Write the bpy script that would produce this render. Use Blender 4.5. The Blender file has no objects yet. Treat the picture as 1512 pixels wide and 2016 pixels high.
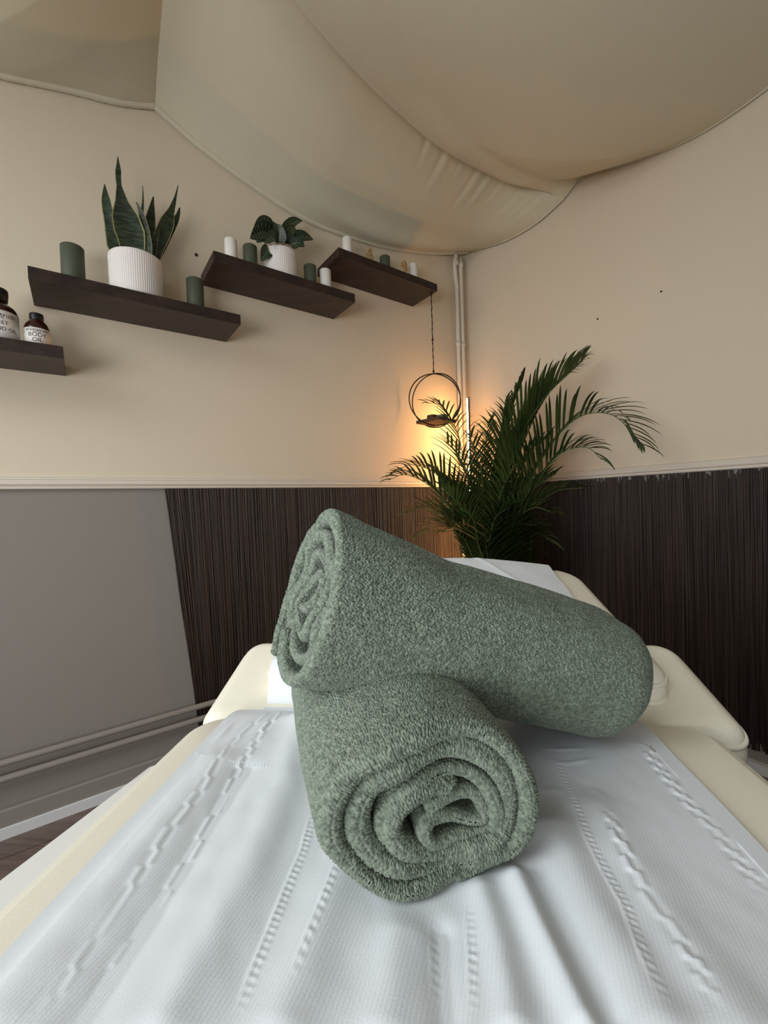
import bpy, bmesh, math, random
import numpy as np
from mathutils import Vector, Matrix

random.seed(7)
scn = bpy.context.scene
COL = scn.collection

# ------------------------------------------------------------------ camera
FPX = 830.0
CAM = np.array([0.0, 0.0, 1.02])
def cray(px, py): return np.array([(px - 756) / FPX, (py - 1008) / FPX, 1.0])
_a, _b = cray(849, 987), cray(1349, 987 - 0.0325 * 500)
_up = np.cross(_a, _b); _up /= np.linalg.norm(_up)
if _up[1] > 0: _up = -_up
_y = _a / np.linalg.norm(_a); _y = _y - _up * _y.dot(_up); _y /= np.linalg.norm(_y)
_x = np.cross(_y, _up)
if _x[0] < 0: _x = -_x
MW = np.array([_x, _y, _up])                      # camera axes (right, down, forward) -> world
cam_data = bpy.data.cameras.new('camera')
cam = bpy.data.objects.new('camera', cam_data); COL.objects.link(cam)
cam_data.sensor_fit = 'VERTICAL'; cam_data.sensor_height = 36.0
cam_data.lens = 36.0 * FPX / 2016.0
cam_data.clip_start = 0.02
mm = np.eye(4); mm[:3, 0] = MW[:, 0]; mm[:3, 1] = -MW[:, 1]; mm[:3, 2] = -MW[:, 2]; mm[:3, 3] = CAM
cam.matrix_world = Matrix(mm.tolist())
scn.camera = cam

# ------------------------------------------------------------------ world, lights, exposure
w = bpy.data.worlds.new('world'); scn.world = w; w.use_nodes = True
w.node_tree.nodes['Background'].inputs[0].default_value = (1.0, 0.93, 0.82, 1)
w.node_tree.nodes['Background'].inputs[1].default_value = 0.02
def area(name, loc, target, sx, sy, power, color, spread=180):
    l = bpy.data.lights.new(name, 'AREA'); l.shape = 'RECTANGLE'; l.size = sx; l.size_y = sy
    l.energy = power; l.color = color; l.spread = math.radians(spread)
    o = bpy.data.objects.new(name, l); COL.objects.link(o); o.location = loc
    o.rotation_euler = (Vector(target) - Vector(loc)).to_track_quat('-Z', 'Y').to_euler()
    return o
area('window_and_fill_light', (-2.1, -0.9, 1.75), (0.0, 1.6, 0.75), 1.4, 1.1, 11, (0.94, 0.985, 1.0), 105)
area('window_and_fill_light', (-0.9, -1.4, 0.9), (-0.2, 1.5, 1.6), 1.4, 0.8, 27, (0.95, 0.985, 1.0), 160)  # added low fill aimed upward, not a second window; power fitted for brightness
area('window_and_fill_light', (-1.3, -0.8, 2.2), (-0.2, 1.2, 0.0), 1.5, 1.0, 8.5, (0.93, 0.985, 1.0), 100)  # added high fill aimed down, no window of its own; power fitted too
area('rear_fill_light', (0.9, -2.0, 1.5), (-0.4, 2.0, 0.9), 1.2, 1.4, 3, (1.0, 0.98, 0.94), 120)  # weak fill lamp added behind the camera on the right; no door there
scn.view_settings.view_transform = 'Standard'
scn.view_settings.look = 'None'
scn.view_settings.gamma = 1.0
scn.view_settings.use_curve_mapping = False
scn.view_settings.exposure = 0.0
scn.cycles.max_bounces = 8

# ------------------------------------------------------------------ helpers
def onplane(px, py, P0, n):
    r = MW @ cray(px, py); return CAM + r * (np.dot(np.array(P0) - CAM, n) / np.dot(r, n))
def onz(px, py, z):
    r = MW @ cray(px, py); return CAM + r * ((z - CAM[2]) / r[2])
def ond(px, py, d):
    """point seen at a pixel at distance d along the bed's direction"""
    r = MW @ cray(px, py); return CAM + r * (d / r[1])
TH = math.radians(47.8)
D1 = np.array([math.sin(TH), math.cos(TH), 0]); D2 = np.array([-math.cos(TH), math.sin(TH), 0])
PL = np.array([-1.28, 1.27, 0.0])
# corner: left wall plane seen at x=919
_c = onplane(919, 650, PL, D2); K = np.array([_c[0], _c[1], 0.0])
UP = np.array([0, 0, 1.0])
def LW(s, z, d=0.0): return K + D1 * s - D2 * d + UP * z        # s negative away from corner, d out of wall
def RW(s, z, d=0.0): return K - D2 * s - D1 * d + UP * z        # s positive away from corner
def lw_px(px, py, d=0.0):
    p = onplane(px, py, K - D2 * d, D2); return np.dot(p - K, D1), p[2]
def rw_px(px, py, d=0.0):
    p = onplane(px, py, K - D1 * d, D1); return np.dot(p - K, -D2), p[2]

def mesh_obj(name, verts, faces, mat, parent=None, smooth=True, mats=None, fmat=None):
    me = bpy.data.meshes.new(name)
    verts = np.asarray(verts, dtype=np.float32)
    if isinstance(faces, np.ndarray):
        nf = len(faces); k = faces.shape[1]
        me.vertices.add(len(verts)); me.vertices.foreach_set('co', verts.ravel())
        me.loops.add(nf * k); me.loops.foreach_set('vertex_index', faces.astype(np.int32).ravel())
        me.polygons.add(nf)
        me.polygons.foreach_set('loop_start', np.arange(0, nf * k, k, dtype=np.int32))
        me.polygons.foreach_set('loop_total', np.full(nf, k, dtype=np.int32))
        me.update(calc_edges=True)
    else:
        me.from_pydata([tuple(map(float, v)) for v in verts], [], faces); me.update()
    for m in (mats or [mat]): me.materials.append(m)
    if fmat is not None: me.polygons.foreach_set('material_index', np.asarray(fmat, dtype=np.int32))
    if smooth: me.polygons.foreach_set('use_smooth', [True] * len(me.polygons))
    me.validate()
    o = bpy.data.objects.new(name, me); COL.objects.link(o)
    if parent is not None: o.parent = parent
    return o
def from_bm(name, bm, mat, parent=None, smooth=False, mats=None):
    bmesh.ops.recalc_face_normals(bm, faces=bm.faces)
    me = bpy.data.meshes.new(name); bm.to_mesh(me); bm.free()
    for m in (mats or [mat]): me.materials.append(m)
    if smooth: me.polygons.foreach_set('use_smooth', [True] * len(me.polygons))
    o = bpy.data.objects.new(name, me); COL.objects.link(o)
    if parent is not None: o.parent = parent
    return o
def empty(name, loc):
    o = bpy.data.objects.new(name, None); COL.objects.link(o); o.location = tuple(map(float, loc))
    o.empty_display_size = 0.05
    return o
def local(o, parent):
    """keep world-space vertices while parented to an unrotated empty"""
    o.matrix_parent_inverse = Matrix.Translation(-parent.location); return o
def tag(o, label=None, cat=None, group=None, kind=None):
    if label: o['label'] = label
    if cat: o['category'] = cat
    if group: o['group'] = group
    if kind: o['kind'] = kind
    return o
def struct(o): o['kind'] = 'structure'; return o
def box_bm(bm, P, ex, ey, ez):
    """box from corner P with edge vectors"""
    P, ex, ey, ez = map(np.array, (P, ex, ey, ez))
    vs = [bm.verts.new(tuple(P + a * ex + b * ey + c * ez)) for a in (0, 1) for b in (0, 1) for c in (0, 1)]
    for f in ((0, 1, 3, 2), (4, 6, 7, 5), (0, 4, 5, 1), (2, 3, 7, 6), (0, 2, 6, 4), (1, 5, 7, 3)):
        bm.faces.new([vs[i] for i in f])
def boxo(name, P, ex, ey, ez, mat, parent=None, bevel=0.0):
    bm = bmesh.new(); box_bm(bm, P, ex, ey, ez)
    if bevel > 0: bmesh.ops.bevel(bm, geom=bm.edges[:], offset=bevel, segments=2, affect='EDGES', profile=0.5)
    return from_bm(name, bm, mat, parent)
def cr(pts, n, closed=False):
    """Catmull-Rom, n samples, roughly even spacing"""
    P = np.array(pts, float)
    if closed: Q = np.vstack([P[-1], P, P[0], P[1]])
    else: Q = np.vstack([2 * P[0] - P[1], P, 2 * P[-1] - P[-2]])
    out = []
    segs = len(Q) - 3
    for i in range(segs):
        p0, p1, p2, p3 = Q[i:i + 4]
        t = np.linspace(0, 1, 40, endpoint=False)[:, None]
        out.append(0.5 * ((2 * p1) + (-p0 + p2) * t + (2 * p0 - 5 * p1 + 4 * p2 - p3) * t**2 + (-p0 + 3 * p1 - 3 * p2 + p3) * t**3))
    out.append(Q[-2][None]); out = np.vstack(out)
    d = np.r_[0, np.cumsum(np.linalg.norm(np.diff(out, axis=0), axis=1))]
    u = np.linspace(0, d[-1], n, endpoint=not closed)
    return np.stack([np.interp(u, d, out[:, k]) for k in range(P.shape[1])], 1)
def tube_vf(path, rad, seg=8, closed=False, caps=True):
    P = np.array(path, float); n = len(P)
    rad = np.full(n, rad) if np.isscalar(rad) else np.array(rad)
    if closed: T = np.roll(P, -1, 0) - np.roll(P, 1, 0)
    else: T = np.gradient(P, axis=0)
    T /= np.linalg.norm(T, axis=1)[:, None] + 1e-12
    ref = np.array([0, 0, 1.0]) if abs(T[0][2]) < 0.9 else np.array([1.0, 0, 0])
    V = []; N = np.cross(T[0], ref); N /= np.linalg.norm(N)
    for i in range(n):
        N = N - T[i] * N.dot(T[i]); N /= np.linalg.norm(N); B = np.cross(T[i], N)
        for k in range(seg):
            a = 2 * math.pi * k / seg
            V.append(P[i] + rad[i] * (math.cos(a) * N + math.sin(a) * B))
    F = []
    for i in range(n if closed else n - 1):
        j = (i + 1) % n
        for k in range(seg):
            F.append((i * seg + k, i * seg + (k + 1) % seg, j * seg + (k + 1) % seg, j * seg + k))
    if caps and not closed:
        F.append(tuple(range(seg))[::-1]); F.append(tuple((n - 1) * seg + k for k in range(seg)))
    return V, F
def tube(name, path, rad, mat, parent=None, seg=8, closed=False):
    V, F = tube_vf(path, rad, seg, closed); return mesh_obj(name, V, F, mat, parent)
def lathe(name, c, prof, mat, parent=None, seg=48, ribs=0, ribamp=0.0, smooth=True, jitter=0):
    """prof: list of (r, z, ribbed) ; closed at axis ends"""
    V = []; F = []
    for i, p in enumerate(prof):
        r, z = p[0], p[1]; rb = p[2] if len(p) > 2 else 0
        for k in range(seg):
            a = 2 * math.pi * k / seg
            rr = r + (ribamp * rb * abs(math.cos(a * ribs / 2)) if ribs else 0)
            V.append((c[0] + rr * math.cos(a), c[1] + rr * math.sin(a), c[2] + z))
    for i in range(len(prof) - 1):
        for k in range(seg):
            F.append((i * seg + k, i * seg + (k + 1) % seg, (i + 1) * seg + (k + 1) % seg, (i + 1) * seg + k))
    if prof[0][0] > 1e-6: F.append(tuple(range(seg))[::-1])
    if prof[-1][0] > 1e-6: F.append(tuple((len(prof) - 1) * seg + k for k in range(seg)))
    return mesh_obj(name, V, F, mat, parent, smooth)
def grid_faces(n, m, wrap_m=False):
    i = np.arange(n - 1)[:, None]; j = np.arange(m if wrap_m else m - 1)[None, :]
    j2 = (j + 1) % m
    return np.stack([i * m + j, i * m + j2, (i + 1) * m + j2, (i + 1) * m + j], -1).reshape(-1, 4)
def grid_normals(G, wrap=False):
    if wrap: du = np.roll(G, -1, 1) - np.roll(G, 1, 1)
    else: du = np.gradient(G, axis=1)
    dv = np.gradient(G, axis=0)
    N = np.cross(du, dv); return N / (np.linalg.norm(N, axis=-1, keepdims=True) + 1e-12)
def hash2(ix, iy, k):
    v = np.sin(ix * 127.1 + iy * 311.7 + k * 74.7) * 43758.5453
    return v - np.floor(v)
def vnoise(x, y, k=0):
    ix, iy = np.floor(x), np.floor(y); fx, fy = x - ix, y - iy
    fx = fx * fx * (3 - 2 * fx); fy = fy * fy * (3 - 2 * fy)
    a = hash2(ix, iy, k); b = hash2(ix + 1, iy, k); c = hash2(ix, iy + 1, k); d = hash2(ix + 1, iy + 1, k)
    return (a * (1 - fx) + b * fx) * (1 - fy) + (c * (1 - fx) + d * fx) * fy
def worley(x, y, jit=0.8):
    ix, iy = np.floor(x), np.floor(y); best = np.full(x.shape, 9.0)
    for dx in (-1, 0, 1):
        for dy in (-1, 0, 1):
            cx, cy = ix + dx, iy + dy
            px = cx + 0.5 + (hash2(cx, cy, 1) - 0.5) * jit; py = cy + 0.5 + (hash2(cx, cy, 2) - 0.5) * jit
            best = np.minimum(best, (px - x)**2 + (py - y)**2)
    return np.sqrt(best)

# ------------------------------------------------------------------ materials
def srgb(r, g, b):
    f = lambda c: (c / 255 / 12.92) if c / 255 <= 0.04045 else ((c / 255 + 0.055) / 1.055)**2.4
    return (f(r), f(g), f(b), 1)
def newmat(name, col, rough=0.6, spec=0.3, metal=0.0):
    m = bpy.data.materials.new(name); m.use_nodes = True
    p = m.node_tree.nodes['Principled BSDF']
    p.inputs['Base Color'].default_value = col if len(col) == 4 else (*col, 1)
    p.inputs['Roughness'].default_value = rough; p.inputs['Specular IOR Level'].default_value = spec
    p.inputs['Metallic'].default_value = metal
    return m
def N(m, t, **kw):
    n = m.node_tree.nodes.new(t)
    for k, v in kw.items():
        if hasattr(n, k): setattr(n, k, v)
        else: n.inputs[k.replace('_', ' ')].default_value = v
    return n
def L(m, a, b): m.node_tree.links.new(a, b)
def P(m): return m.node_tree.nodes['Principled BSDF']
def coords(m, scale=(1, 1, 1), rotz=0.0, rot=None):
    tc = N(m, 'ShaderNodeTexCoord'); mp = N(m, 'ShaderNodeMapping')
    mp.inputs['Scale'].default_value = scale
    mp.inputs['Rotation'].default_value = rot or (0, 0, rotz)
    L(m, tc.outputs['Object'], mp.inputs['Vector']); return mp.outputs['Vector']
def noise_col(m, c1, c2, scale=(5, 5, 5), detail=4, lo=0.35, hi=0.65, vec=None, rough=0.5):
    v = vec or coords(m, scale)
    n = N(m, 'ShaderNodeTexNoise'); n.inputs['Scale'].default_value = 1.0; n.inputs['Detail'].default_value = detail
    n.inputs['Roughness'].default_value = rough
    L(m, v, n.inputs['Vector'])
    r = N(m, 'ShaderNodeValToRGB'); r.color_ramp.elements[0].position = lo; r.color_ramp.elements[1].position = hi
    r.color_ramp.elements[0].color = c1; r.color_ramp.elements[1].color = c2
    L(m, n.outputs['Fac'], r.inputs['Fac']); L(m, r.outputs['Color'], P(m).inputs['Base Color']); return n, r
def bump(m, sock, strength=0.3, dist=0.001):
    b = N(m, 'ShaderNodeBump'); b.inputs['Strength'].default_value = strength; b.inputs['Distance'].default_value = dist
    L(m, sock, b.inputs['Height'])
    prev = P(m).inputs['Normal']
    if prev.is_linked: L(m, prev.links[0].from_socket, b.inputs['Normal'])
    L(m, b.outputs['Normal'], P(m).inputs['Normal']); return b
def noise_bump(m, scale, strength, dist, detail=3, vec_scale=(1, 1, 1)):
    v = coords(m, vec_scale); n = N(m, 'ShaderNodeTexNoise'); n.inputs['Scale'].default_value = scale
    n.inputs['Detail'].default_value = detail; L(m, v, n.inputs['Vector']); bump(m, n.outputs['Fac'], strength, dist)

CREAM = srgb(213, 198, 176); TAUPE = srgb(134, 127, 120)
def wall_mat(name, two_tone):
    m = newmat(name, CREAM, 0.75, 0.2)
    if two_tone:
        tc = N(m, 'ShaderNodeTexCoord'); sp = N(m, 'ShaderNodeSeparateXYZ'); L(m, tc.outputs['Object'], sp.inputs[0])
        gt = N(m, 'ShaderNodeMath', operation='GREATER_THAN'); gt.inputs[1].default_value = 1.115
        L(m, sp.outputs['Z'], gt.inputs[0])
        mx = N(m, 'ShaderNodeMix', data_type='RGBA'); mx.inputs[6].default_value = TAUPE; mx.inputs[7].default_value = CREAM
        L(m, gt.outputs[0], mx.inputs[0]); L(m, mx.outputs[2], P(m).inputs['Base Color'])
    noise_bump(m, 260, 0.25, 0.0006, 3); noise_bump(m, 18, 0.25, 0.004, 3)
    return m
M = {}
M['wall'] = wall_mat('painted_wall', True)
M['ceiling'] = newmat('plaster_ceiling', srgb(225, 220, 210), 0.9)
M['cloth'] = newmat('cream_cloth', srgb(205, 196, 172), 0.95, 0.1)
noise_bump(M['cloth'], 900, 0.5, 0.0006, 2); noise_bump(M['cloth'], 14, 0.25, 0.006, 3)
P(M['cloth']).inputs['Sheen Weight'].default_value = 0.3
M['trim'] = newmat('cream_gloss_paint', srgb(214, 203, 190), 0.45, 0.4)
M['greypaint'] = newmat('taupe_paint', TAUPE, 0.5, 0.35)
M['base'] = newmat('white_skirting', srgb(205, 205, 206), 0.5, 0.4)
# floor
m = M['floor'] = newmat('wood_planks', srgb(110, 96, 88), 0.45, 0.4)
v = coords(m, (1, 1, 1), TH - math.pi / 2)
bk = N(m, 'ShaderNodeTexBrick'); L(m, v, bk.inputs['Vector'])
bk.inputs['Color1'].default_value = srgb(120, 106, 98); bk.inputs['Color2'].default_value = srgb(104, 91, 84)
bk.inputs['Mortar'].default_value = srgb(45, 38, 36); bk.inputs['Scale'].default_value = 1
bk.inputs['Mortar Size'].default_value = 0.0015; bk.inputs['Brick Width'].default_value = 1.2; bk.inputs['Row Height'].default_value = 0.12
v2 = coords(m, (3, 60, 3), TH - math.pi / 2); nz = N(m, 'ShaderNodeTexNoise'); nz.inputs['Scale'].default_value = 1; nz.inputs['Detail'].default_value = 6
L(m, v2, nz.inputs['Vector'])
mx = N(m, 'ShaderNodeMix', data_type='RGBA', blend_type='MULTIPLY'); mx.inputs[0].default_value = 0.7
rp = N(m, 'ShaderNodeValToRGB'); rp.color_ramp.elements[0].color = (.45, .42, .4, 1); rp.color_ramp.elements[0].position = .3; rp.color_ramp.elements[1].position = .65
L(m, nz.outputs['Fac'], rp.inputs['Fac']); L(m, bk.outputs['Color'], mx.inputs[6]); L(m, rp.outputs['Color'], mx.inputs[7]); L(m, mx.outputs[2], P(m).inputs['Base Color'])
# reed mats: colour changes from reed to reed along each wall
def reed_mat(name, rot):
    m = newmat(name, srgb(60, 48, 44), 0.5, 0.35)
    v = coords(m, (160, 160, 2.2), 0, (0, 0, rot)); n, r = noise_col(m, srgb(17, 11, 9), srgb(60, 45, 38), vec=v, detail=2, lo=0.3, hi=0.72)
    e = r.color_ramp.elements.new(0.84); e.color = srgb(120, 98, 86)
    noise_bump(m, 60, 0.4, 0.0008, 3, (6, 6, 1)); return m
M['reed'] = reed_mat('dark_reed', 0)
# dark wood shelf
m = M['shelf'] = newmat('dark_wood', srgb(50, 36, 32), 0.42, 0.4)
v = coords(m, (3, 30, 30), -(math.pi / 2 - TH)); noise_col(m, srgb(30, 20, 18), srgb(60, 43, 36), vec=v, detail=7, lo=0.3, hi=0.75, rough=.65)
noise_bump(m, 40, 0.3, 0.0006, 5, (1, 1, 3))
M['candle_green'] = newmat('green_wax', srgb(74, 80, 64), 0.55, 0.3); noise_bump(M['candle_green'], 90, .2, .0006)
M['candle_white'] = newmat('white_wax', srgb(228, 222, 216), 0.5, 0.3); P(M['candle_white']).inputs['Subsurface Weight'].default_value = 0.15
M['wick'] = newmat('wick', srgb(60, 55, 48), 0.9)
M['pot'] = newmat('ribbed_white_ceramic', srgb(222, 214, 208), 0.6, 0.3)
M['soil'] = newmat('soil', srgb(48, 36, 28), 0.95); noise_bump(M['soil'], 150, 1, .004)
m = M['snake'] = newmat('snake_leaf', srgb(40, 56, 38), 0.4, 0.4)
noise_col(m, srgb(24, 34, 23), srgb(58, 70, 46), vec=coords(m, (28, 28, 150)), detail=3, lo=.4, hi=.7)
M['snake_edge'] = newmat('snake_leaf_margin', srgb(140, 136, 84), 0.45, 0.4)
m = M['birkin'] = newmat('striped_leaf', srgb(30, 44, 28), 0.35, 0.45)
M['birkin_vein'] = newmat('pale_leaf_vein', srgb(118, 135, 92), 0.4, 0.4)
m = M['palm'] = newmat('palm_leaf', srgb(48, 72, 38), 0.45, 0.4); noise_col(m, srgb(40, 56, 25), srgb(74, 86, 40), scale=(8, 8, 8))
M['palm_stem'] = newmat('palm_stem', srgb(86, 104, 54), 0.5, 0.3)
M['palm_pot'] = newmat('dark_planter', srgb(50, 46, 44), 0.6)
M['amber'] = newmat('amber_glass', srgb(48, 20, 12), 0.12, 0.5)
M['cap'] = newmat('black_plastic', srgb(18, 18, 22), 0.4, 0.4)
M['paper'] = newmat('white_label', srgb(226, 220, 214), 0.6, 0.2)
M['ink'] = newmat('grey_ink', srgb(70, 66, 66), 0.7, 0.1)
M['gold'] = newmat('gold_dried', srgb(176, 140, 84), 0.6, 0.3)
M['black_metal'] = newmat('black_metal', srgb(40, 32, 28), 0.4, 0.4, 0.6)
M['cord'] = newmat('dark_cord', srgb(40, 33, 30), 0.8)
M['driftwood'] = newmat('brown_wood', srgb(84, 58, 42), 0.7, 0.2); noise_bump(M['driftwood'], 60, .6, .002)
M['stone'] = newmat('grey_green_fabric', srgb(105, 104, 88), 0.8)
M['screw'] = newmat('dark_screw', srgb(60, 44, 40), 0.5, 0.4, 0.4)
m = M['vinyl'] = newmat('cream_vinyl', srgb(236, 231, 214), 0.38, 0.4); noise_bump(m, 500, 0.25, 0.0003, 2)
M['vinyl_white'] = newmat('white_vinyl', srgb(226, 226, 222), 0.4, 0.4)
M['frame'] = newmat('bed_frame', srgb(200, 198, 192), 0.5)
# towel
m = M['towel'] = newmat('sage_terry', srgb(124, 142, 126), 0.95, 0.08)
P(m).inputs['Sheen Weight'].default_value = 0.15; P(m).inputs['Sheen Roughness'].default_value = 0.6
noise_col(m, srgb(91, 101, 89), srgb(130, 140, 124), vec=coords(m, (260, 260, 260)), detail=2, lo=.35, hi=.65)
vo = N(m, 'ShaderNodeTexVoronoi'); vo.inputs['Scale'].default_value = 560; L(m, coords(m, (1, 1, 1)), vo.inputs['Vector'])
iv = N(m, 'ShaderNodeMath', operation='SUBTRACT'); iv.inputs[0].default_value = 1.0; L(m, vo.outputs['Distance'], iv.inputs[1]); bump(m, iv.outputs[0], 0.55, 0.0010)
m = M['hem'] = newmat('sage_woven_band', srgb(112, 130, 114), 0.9, 0.1); noise_bump(m, 900, .4, .0004, 2)
# sheet: fine diagonal twill
m = M['sheet'] = newmat('white_twill', srgb(222, 226, 231), 0.85, 0.15)
wv = N(m, 'ShaderNodeTexWave'); wv.wave_type = 'BANDS'; wv.bands_direction = 'X'
wv.inputs['Scale'].default_value = 1.0; wv.inputs['Distortion'].default_value = 0.6; wv.inputs['Detail'].default_value = 1
L(m, coords(m, (110, 110, 110), math.radians(12)), wv.inputs['Vector']); bump(m, wv.outputs['Fac'], 0.18, 0.0003)
noise_bump(m, 700, .25, .0004, 2)
# lamp
m = M['led'] = newmat('warm_led', srgb(255, 215, 140), 0.5)
P(m).inputs['Emission Color'].default_value = (1.0, 0.50, 0.17, 1); P(m).inputs['Emission Strength'].default_value = 96.0
M['lamp_metal'] = newmat('lamp_channel', srgb(60, 52, 46), 0.4, 0.4, 0.5)

# ------------------------------------------------------------------ room shell
def slab(name, P0, ex, ez, en, mat):
    return struct(boxo(name, P0, ex, en, ez, mat))
slab('wall_left', LW(-6.2, 0), D1 * 6.3, UP * 2.85, D2 * 0.1, M['wall'])
slab('wall_right', RW(-0.1, 0), -D2 * 4.6, UP * 2.85, D1 * 0.1, M['wall'])
struct(boxo('floor', LW(-6.2, -0.05, -0.1), D1 * 6.3, -D2 * 4.6, UP * 0.05, M['floor']))
struct(boxo('ceiling', LW(-6.2, 2.85, -0.1), D1 * 6.3, -D2 * 4.6, UP * 0.05, M['ceiling']))
def molding(name, fn, s0, s1, prof, mat):
    V = []; n = len(prof)
    for s in (s0, s1):
        for d, z in prof: V.append(fn(s, z, d))
    F = [(i, i + 1, n + i + 1, n + i) for i in range(n - 1)] + [tuple(range(n))[::-1], tuple(range(n, 2 * n))]
    return struct(mesh_obj(name, V, F, mat, smooth=False))
DAD = [(0, 1.102), (0.012, 1.102), (0.015, 1.105), (0.015, 1.108), (0.009, 1.110), (0.009, 1.113), (0.017, 1.116), (0.019, 1.121), (0.017, 1.126),
       (0.010, 1.129), (0.010, 1.132), (0.013, 1.134), (0.012, 1.138), (0.004, 1.142), (0, 1.144)]
molding('trim_1', LW, -6.2, 0, DAD, M['trim']); molding('trim_2', RW, 0, 4.5, DAD, M['trim'])
SK = [(0, 0.0), (0.026, 0.0), (0.026, 0.034), (0.0245, 0.0355), (0, 0.0355)]
molding('baseboard_left', LW, -6.2, 0, SK, M['base']); molding('baseboard_right', RW, 0, 4.5, SK, M['base'])
SK2 = [(0, 0.036), (0.02, 0.036), (0.02, 0.085), (0.016, 0.09), (0, 0.09)]
molding('trim_3', LW, -6.2, -0.02, SK2, M['greypaint'])

# horizontal heating pipes low on the left wall, vertical pair in the corner
def zr(py0, py1, d): return (lw_px(0, py0, d)[1] + lw_px(380, py1, d)[1]) / 2
z1 = zr(1502, 1396, 0.035); z2 = zr(1533, 1422, 0.035)
for z, lab in ((z1, 'upper of two taupe painted pipes running low along the left wall'), (z2, 'lower of two taupe painted pipes running low along the left wall')):
    o = tube('heating_pipe', [LW(s, z, 0.035) for s in np.linspace(-5.5, -0.13, 12)], 0.011, M['greypaint'], seg=14)
    tag(o, lab, 'pipe', 'pipes low on the left wall')
def corner_pipe(pts, lab):
    t = empty('corner_pipe', pts[-1]); path = cr(pts, 60)
    local(tube('pipe', path, 0.0115, M['trim'], t, 14), t)
    return tag(t, lab, 'pipe', 'painted pipes in the corner')
def pxl(px, py, d):
    s, z = lw_px(px, py, d); return LW(s, z, d)
s1_, _ = lw_px(903, 700, 0.03); s0_, _ = lw_px(899, 560, 0.03); s2_, _ = lw_px(912, 700, 0.03)
cp1 = corner_pipe([LW(s1_ - .0, 2.50, .03), LW(s1_, 2.46, .03), LW(s0_ - .012, 2.42, .03), LW(s0_ - .006, 2.33, .03), LW(s1_, 2.26, .03), LW(s1_, 1.8, .03), LW(s1_, 0.9, .03), LW(s1_, 0.02, .03)],
            'cream painted pipe in the corner, the left one, bending outward near the top')
cp2 = corner_pipe([LW(s2_, 2.46, .03), LW(s2_, 1.8, .03), LW(s2_, 1.0, .03), LW(s2_, 0.02, .03)], 'straight cream painted pipe nearest the corner, right of the bent one')
_, zc = lw_px(903, 677, .03)
for t_, s_ in ((cp1, s1_), (cp2, s2_)):
    local(tube('clip', [LW(s_, zc - .012, .03), LW(s_, zc + .012, .03)], 0.0155, M['trim'], t_, 14), t_)
    local(tube('collar', [LW(s_, 2.43 - .02, .03), LW(s_, 2.43 + .01, .03)], 0.0145, M['trim'], t_, 14), t_)

# ------------------------------------------------------------------ reed mats
def reed_mat_obj(name, fn, s_a, s_b, ztop, zbot, slant, rag_top, rag_bot, lab, seed):
    rs = np.random.RandomState(seed); V = []; F = []
    s = s_a; step = 0.0048; sg = 1 if s_b > s_a else -1
    n = int(abs(s_b - s_a) / step); nz = 14
    for i in range(n):
        sc = s_a + sg * i * step; r = 0.0023 + rs.rand() * 0.0012; dd = 0.007 + rs.rand() * 0.004
        zt = ztop - (rs.rand()**6) * rag_top; zb = zbot + (rs.rand()**3) * rag_bot
        tilt = slant * math.exp(-i / 22.0) + (rs.rand() - .5) * 0.004
        wob = (rs.rand() - .5) * 0.003; ph = rs.rand() * 6
        base = len(V)
        for k in range(nz):
            f = k / (nz - 1); z = zt + (zb - zt) * f
            so = sc + sg * (tilt * f) + wob * math.sin(ph + f * 9)
            for a in (0, 60, 120, 180):
                V.append(fn(so + r * math.cos(math.radians(a)), z, dd + r * math.sin(math.radians(a)) * 1.1 - 0.002))
        for k in range(nz - 1):
            for a in range(3):
                p = base + k * 4 + a; F.append((p, p + 1, p + 5, p + 4))
    # backing strip so no wall shows between the reeds
    b = len(V)
    V += [fn(s_a, ztop - rag_top, 0.005), fn(s_b, ztop - rag_top, 0.005), fn(s_b, zbot + rag_bot, 0.005), fn(s_a + sg * slant, zbot + rag_bot, 0.005)]
    F.append((b, b + 1, b + 2, b + 3))
    return tag(mesh_obj(name, V, F, M['reed']), lab, 'reed screen', 'reed screens lining the lower walls')
sa = lw_px(325, 963, .01)[0]; sb, zb_ = lw_px(393, 1390, .01)
reed_mat_obj('reed_screen', LW, sa, -0.012, 1.101, 0.10, sb - sa, 0.006, 0.03, 'dark reed screen on the left wall between the bare taupe panel and the corner', 3)
reed_mat_obj('reed_screen', RW, 0.012, 3.6, 1.101, 0.075, 0.0, 0.035, 0.03, 'long dark reed screen on the right wall behind the massage bed', 5)

# ------------------------------------------------------------------ ceiling cloth
def wallcurve(pts, fn, px_fn, d=0.012):
    return np.array([fn(*px_fn(x, y, d), d) for x, y in pts])
left_edge_B = wallcurve([(305, 209), (335, 236), (400, 292), (500, 366), (600, 430), (680, 462), (760, 485), (850, 497), (916, 497)], LW, lw_px)
right_edge_B = wallcurve([(926, 495), (970, 483), (1010, 467), (1060, 436), (1110, 391)], RW, rw_px)
corner_pt = (left_edge_B[-1] + right_edge_B[0]) / 2
left_edge_B[-1] = corner_pt; right_edge_B[0] = corner_pt
pinL = left_edge_B[0]; pinR = right_edge_B[-1]
def edgeC_pts(dz=0.0):
    z = [pinR[2], 2.555, 2.53, 2.505, 2.485, 2.475, 2.48, 2.50, 2.53]
    px = [(1110, 388), (1000, 345), (870, 275), (760, 182), (680, 100), (590, -6), (500, -130), (380, -330), (250, -700)]
    return np.array([pinR] + [onz(x, y, zz + dz) for (x, y), zz in zip(px[1:], z[1:])])
EC = edgeC_pts()
crease = np.array([pinL] + [onz(x, y, z) for x, y, z in ((311, 110, 2.60), (320, 0, 2.64), (328, -130, 2.67), (335, -400, 2.70))])
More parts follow.
